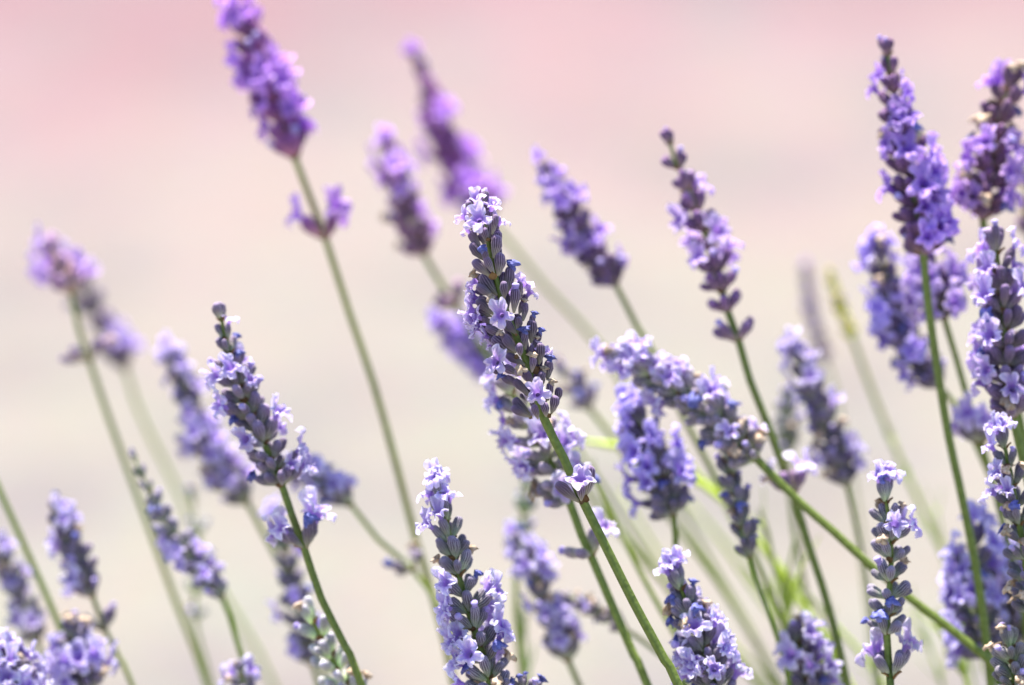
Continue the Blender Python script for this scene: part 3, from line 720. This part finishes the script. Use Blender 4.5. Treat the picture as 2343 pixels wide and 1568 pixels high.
stalk('more strongly blurred lavender just behind the far left two-tiered one',
      [(150,590),(200,680),(245,765),(287,845)], [(310,920),(350,1010),(410,1130),(470,1290),(560,1440),(640,1600)], b=24, n=6, L=56, m=7, fl=[(280,740,38),(285,790,38),(200,600,30)], p0=.05, dry=.08, sw=17, seed=40, tint=(1.1,1,1.1), ptint=(.95,.9,1), tipL=.9, stint=(1.5,1.5,1.4))
stalk('thin lavender with small blue-grey buds at its tip, leaning beside the long left stems',
      [(300,1030),(335,1110),(385,1200),(445,1290),(508,1368)], [(540,1460),(575,1600)], b=10, n=11, L=48, m=7,
      fl=[(375,1240,32),(400,1270,30),(475,1240,36),(490,1270,26),(455,1310,30),(420,1250,0)], p0=.03, dry=.03, blue=.04, sw=17, seed=41, tint=(1.2,1.25,1.35), ptint=(.95,.92,1), tipL=.45, spread=.9, stint=(1.3,1.4,1.2))
stalk('faint grey-green lavender far behind, above the thin bud-tipped one',
      [(438,1115),(445,1180),(452,1240),(448,1340),(445,1420)], [(465,1500),(490,1600)], b=19, n=5, L=44, m=5, p0=0, dry=.05, sw=15, seed=42, tint=(2.0,2.4,1.7), tipL=.8, stint=(1.3,1.35,1.2))
stalk('dark blurred lavender standing behind the separate whorl, left of centre low down',
      [(630,1180),(655,1270),(675,1370),(695,1450),(715,1520)], [(735,1590),(750,1650)], b=13, n=8, L=54, m=7, fl=[(655,1480,30),(750,1430,40),(680,1360,20),(620,1190,25)], p0=.06, dry=0, blue=.1, sw=16, seed=43, tint=DK, ptint=(.85,.82,1), tipL=.9)
stalk('blurred lavender low at the left with a pale bud on either side of its tip',
      [(125,1150),(150,1220),(185,1300),(212,1365)], [(240,1440),(275,1510),(315,1600)], b=11, n=8, L=54, m=7, fl=[(90,1175,22),(150,1165,28),(170,1250,0),(115,1240,22),(150,1270,16)], p0=.04, dry=.02, blue=.06, whorls=[(238,1440,56,7,42)], sw=15, seed=44, tint=(1,.95,1.1), tipL=.9)
stalk('blurred lavender cut by the bottom edge, second from the bottom left corner',
      [(160,1425),(180,1500),(205,1580)], [(225,1650)], b=9, n=6, L=56, m=8, fl=[(145,1440,26),(150,1520,45),(220,1510,45),(190,1560,40)], p0=.15, sw=16, seed=45, ptint=(.92,.9,1), tint=(1,1,1.1), tipL=.95)
stalk('blurred lavender half outside the left edge',
      [(-10,1230),(20,1310),(50,1385),(85,1470)], [(110,1530),(140,1600)], b=14, n=7, L=54, m=7, fl=[(5,1270,30),(30,1340,22),(80,1420,26)], p0=.08, dry=.04, sw=14, seed=46, tint=(1,1,1.1), tipL=.95)
stalk('thick blurred green stem entering from the left edge, its head outside the picture',
      [(-260,640),(-215,730),(-170,810)], [(-90,930),(0,1125),(65,1270),(135,1430),(200,1600)], b=12, n=6, L=56, m=7, p0=.3, sw=18, seed=47, stint=(1.1,1.2,1.0))
stalk('tiny blurred lavender tip at the bottom edge left of the white-budded head',
      [(545,1520),(560,1570),(570,1610)], [(585,1680)], b=8, n=4, L=40, m=5, p0=.25, sw=12, seed=48, tipL=.8, tint=(1.2,1.25,1.3))
stalk('slim dark lavender barely inside the right edge, far behind',
      [(2345,330),(2342,400),(2350,470),(2355,540)], [(2370,700),(2390,1000),(2420,1500)], b=14, n=4, L=50, m=6, p0=0, sw=14, seed=49, tint=(1,.9,.9))
# slender leafy green shoots behind on the right
def leaf_mesh():
    vs_, fs = [], []
    nu, nv = 9, 5
    for side in (0, 1):
        for i in range(nu):
            u = i / (nu - 1); wd = .055 * math.sin(math.pi * min(1, .12 + u * .86)) ** .6
            for j in range(nv):
                v = j / (nv - 1) * 2 - 1
                vs_.append((v * wd, .02 * v * v + .14 * u * u - (.008 if side else 0), u))
    for side in (0, 1):
        o = side * nu * nv
        for i in range(nu - 1):
            for j in range(nv - 1):
                a = o + i * nv + j; q = (a, a + 1, a + nv + 1, a + nv)
                fs.append(q if side else tuple(reversed(q)))
    return mesh_obj('leaf', vs_, fs, M_LEAF)
LEAF = leaf_mesh()
def shoot(label, line, b, nl, L, seed, sw=11, col=(1, 1, 1)):
    rg = random.Random(seed)
    r = stalk(label, line[:2], line[2:], b=b, head=False, sw=sw, seed=seed, name='leafy_shoot', cat='green shoot', group='leafy green shoots behind the flowers', stint=(col[0] * 1.3, col[1] * 1.35, col[2]))
    d = depth_of(b); s_ = (D + d) / D
    pts = spline([P(x, y, d) for x, y in line], .002)
    TB = Matrix.Translation(-r.location)
    for k in range(nl):
        t = k // 2 / max(1, (nl - 1) // 2)
        i = min(len(pts) - 3, 1 + int(t * len(pts) * .9))
        U = (pts[max(0, i - 1)] - pts[i + 1]).normalized()
        A = Vector((U.y, -U.x, 0)).normalized(); B = U.cross(A)
        ph = (k % 2) * math.pi + (k // 2) * R(80) + rg.uniform(-.5, .5)
        al = R(rg.uniform(14, 38))
        rd = A * math.cos(ph) + B * math.sin(ph)
        c_ = rg.uniform(.8, 1.25)
        link('leaf', LEAF, r, TB @ frame(pts[i], U * math.cos(al) + rd * math.sin(al), -rd, L * MM * s_ * rg.uniform(.6, 1.15)), (col[0] * c_, col[1] * c_, col[2] * c_, 1))
YG = (1.25, 1.25, .7)
shoot('yellow-green leafy shoot behind the thin grey-budded stem, right of centre', [(1738,1190),(1765,1270),(1790,1350),(1805,1440),(1820,1590)], 14, 12, 120, 61, col=YG)
shoot('leafy shoot forking up beside the curved green stem at the lower right', [(1850,1260),(1822,1330),(1805,1400),(1800,1480),(1810,1600)], 13, 8, 95, 62, col=YG)
shoot('blurred pale shoot with grey young leaves under the far olive bud', [(2040,1000),(2062,1060),(2095,1130),(2130,1210),(2190,1330),(2280,1600)], 18, 12, 60, 63, sw=14, col=(1.3,1.25,1.3))
shoot('low clump of green leaves at the bottom edge left of the tall bare right stem', [(2170,1450),(2185,1490),(2200,1530),(2220,1600)], 12, 12, 110, 64, col=YG)
shoot('thin bright shoot low at the right behind the slender sharp spike', [(1890,1440),(1885,1500),(1895,1550),(1900,1620)], 15, 6, 90, 65, col=YG)
shoot('very pale leaning leaf stalk between the violet head and the dark bud spike', [(1560,1040),(1600,1090),(1660,1150),(1760,1270),(1900,1420),(2050,1600)], 16, 5, 80, 66, sw=13, col=(1.5,1.5,1.2))
shoot('pale green bare shoot leaning in from behind the two bare middle stems', [(1325,1008),(1390,1018),(1450,1030),(1560,1085),(1660,1150),(1800,1330),(1960,1600)], 15, 4, 60, 67, sw=20, col=(2.2,2.1,1.6))
shoot('blurred bare green stem leaning left behind the sharp middle stem', [(1350,1080),(1400,1180),(1470,1320),(1560,1480),(1640,1610)], 10, 2, 50, 68, sw=15)
shoot('faint broad green stem far behind, crossing below the two green stems on the right', [(1560,1130),(1660,1250),(1750,1380),(1850,1500),(1950,1610)], 24, 4, 60, 69, sw=20, col=(1.3,1.3,1.1))
shoot('leafy yellow-green shoot directly below the narrow dark bud spike', [(1668,1150),(1700,1220),(1735,1300),(1770,1380),(1800,1480),(1830,1600)], 16, 14, 110, 70, sw=12, col=(1.5,1.5,.8))
shoot('pale grass-like shoot at the bottom edge, just right of the small blurred head', [(1885,1450),(1905,1500),(1918,1550),(1930,1620)], 17, 8, 100, 71, col=(1.4,1.4,.8))
shoot('pale leafy shoot between the slender sharp spike and the tall bare right stem', [(2140,1160),(2150,1220),(2165,1300),(2190,1400),(2230,1600)], 20, 10, 80, 72, col=(1.6,1.6,1.3))
shoot('faint leafy shoot behind the foot of the slender sharp spike', [(2085,1400),(2110,1450),(2140,1520),(2170,1620)], 18, 8, 100, 73, col=(1.5,1.5,.9))
shoot('very faint leaning pale stem behind the sharp spike cut by the bottom edge', [(1420,1120),(1500,1260),(1600,1400),(1700,1500),(1800,1610)], 22, 4, 60, 74, sw=16, col=(1.7,1.6,1.4))
shoot('pale leafy shoot at the bottom edge between the sharp lower spike and the bare stems', [(1205,1400),(1200,1460),(1205,1520),(1215,1600)], 17, 8, 90, 75, col=(1.5,1.6,1.5))

# ------------------------------------------------------------------ low grey-green foliage the stalks grow out of
rg = random.Random(9)
fv, ff = [], []
for k in range(9000):
    a_ = rg.uniform(0, 2 * math.pi); q = math.sqrt(rg.random())
    x, y = .12 + .30 * q * math.cos(a_), .08 + .27 * q * math.sin(a_)
    z = rg.uniform(0, .19) * (1 - q ** 3)
    l_ = rg.uniform(.02, .045)
    dr = Vector((math.cos(a_) * q * .9 + rg.uniform(-.5, .5), math.sin(a_) * q * .9 + rg.uniform(-.5, .5), rg.uniform(.5, 1.4))).normalized()
    sdv = dr.cross(Vector((rg.uniform(-1, 1), rg.uniform(-1, 1), .2))).normalized() * .0014
    p_ = Vector((x, y, z)); i = len(fv)
    fv += [p_ - sdv * .5, p_ + sdv * .5, p_ + dr * l_ * .5 + sdv, p_ + dr * l_ * .5 - sdv, p_ + dr * l_]
    ff += [(i, i + 1, i + 2, i + 3), (i + 3, i + 2, i + 4)]
fo = bpy.data.objects.new('lavender_foliage', mesh_obj('lavender_foliage', fv, ff, M_LEAF)); COL.objects.link(fo)
fo.color = (.45, .5, .6, 1)
fo['kind'] = 'stuff'; fo['label'] = 'low mound of narrow grey-green leaves at the foot of the stalks'; fo['category'] = 'foliage'
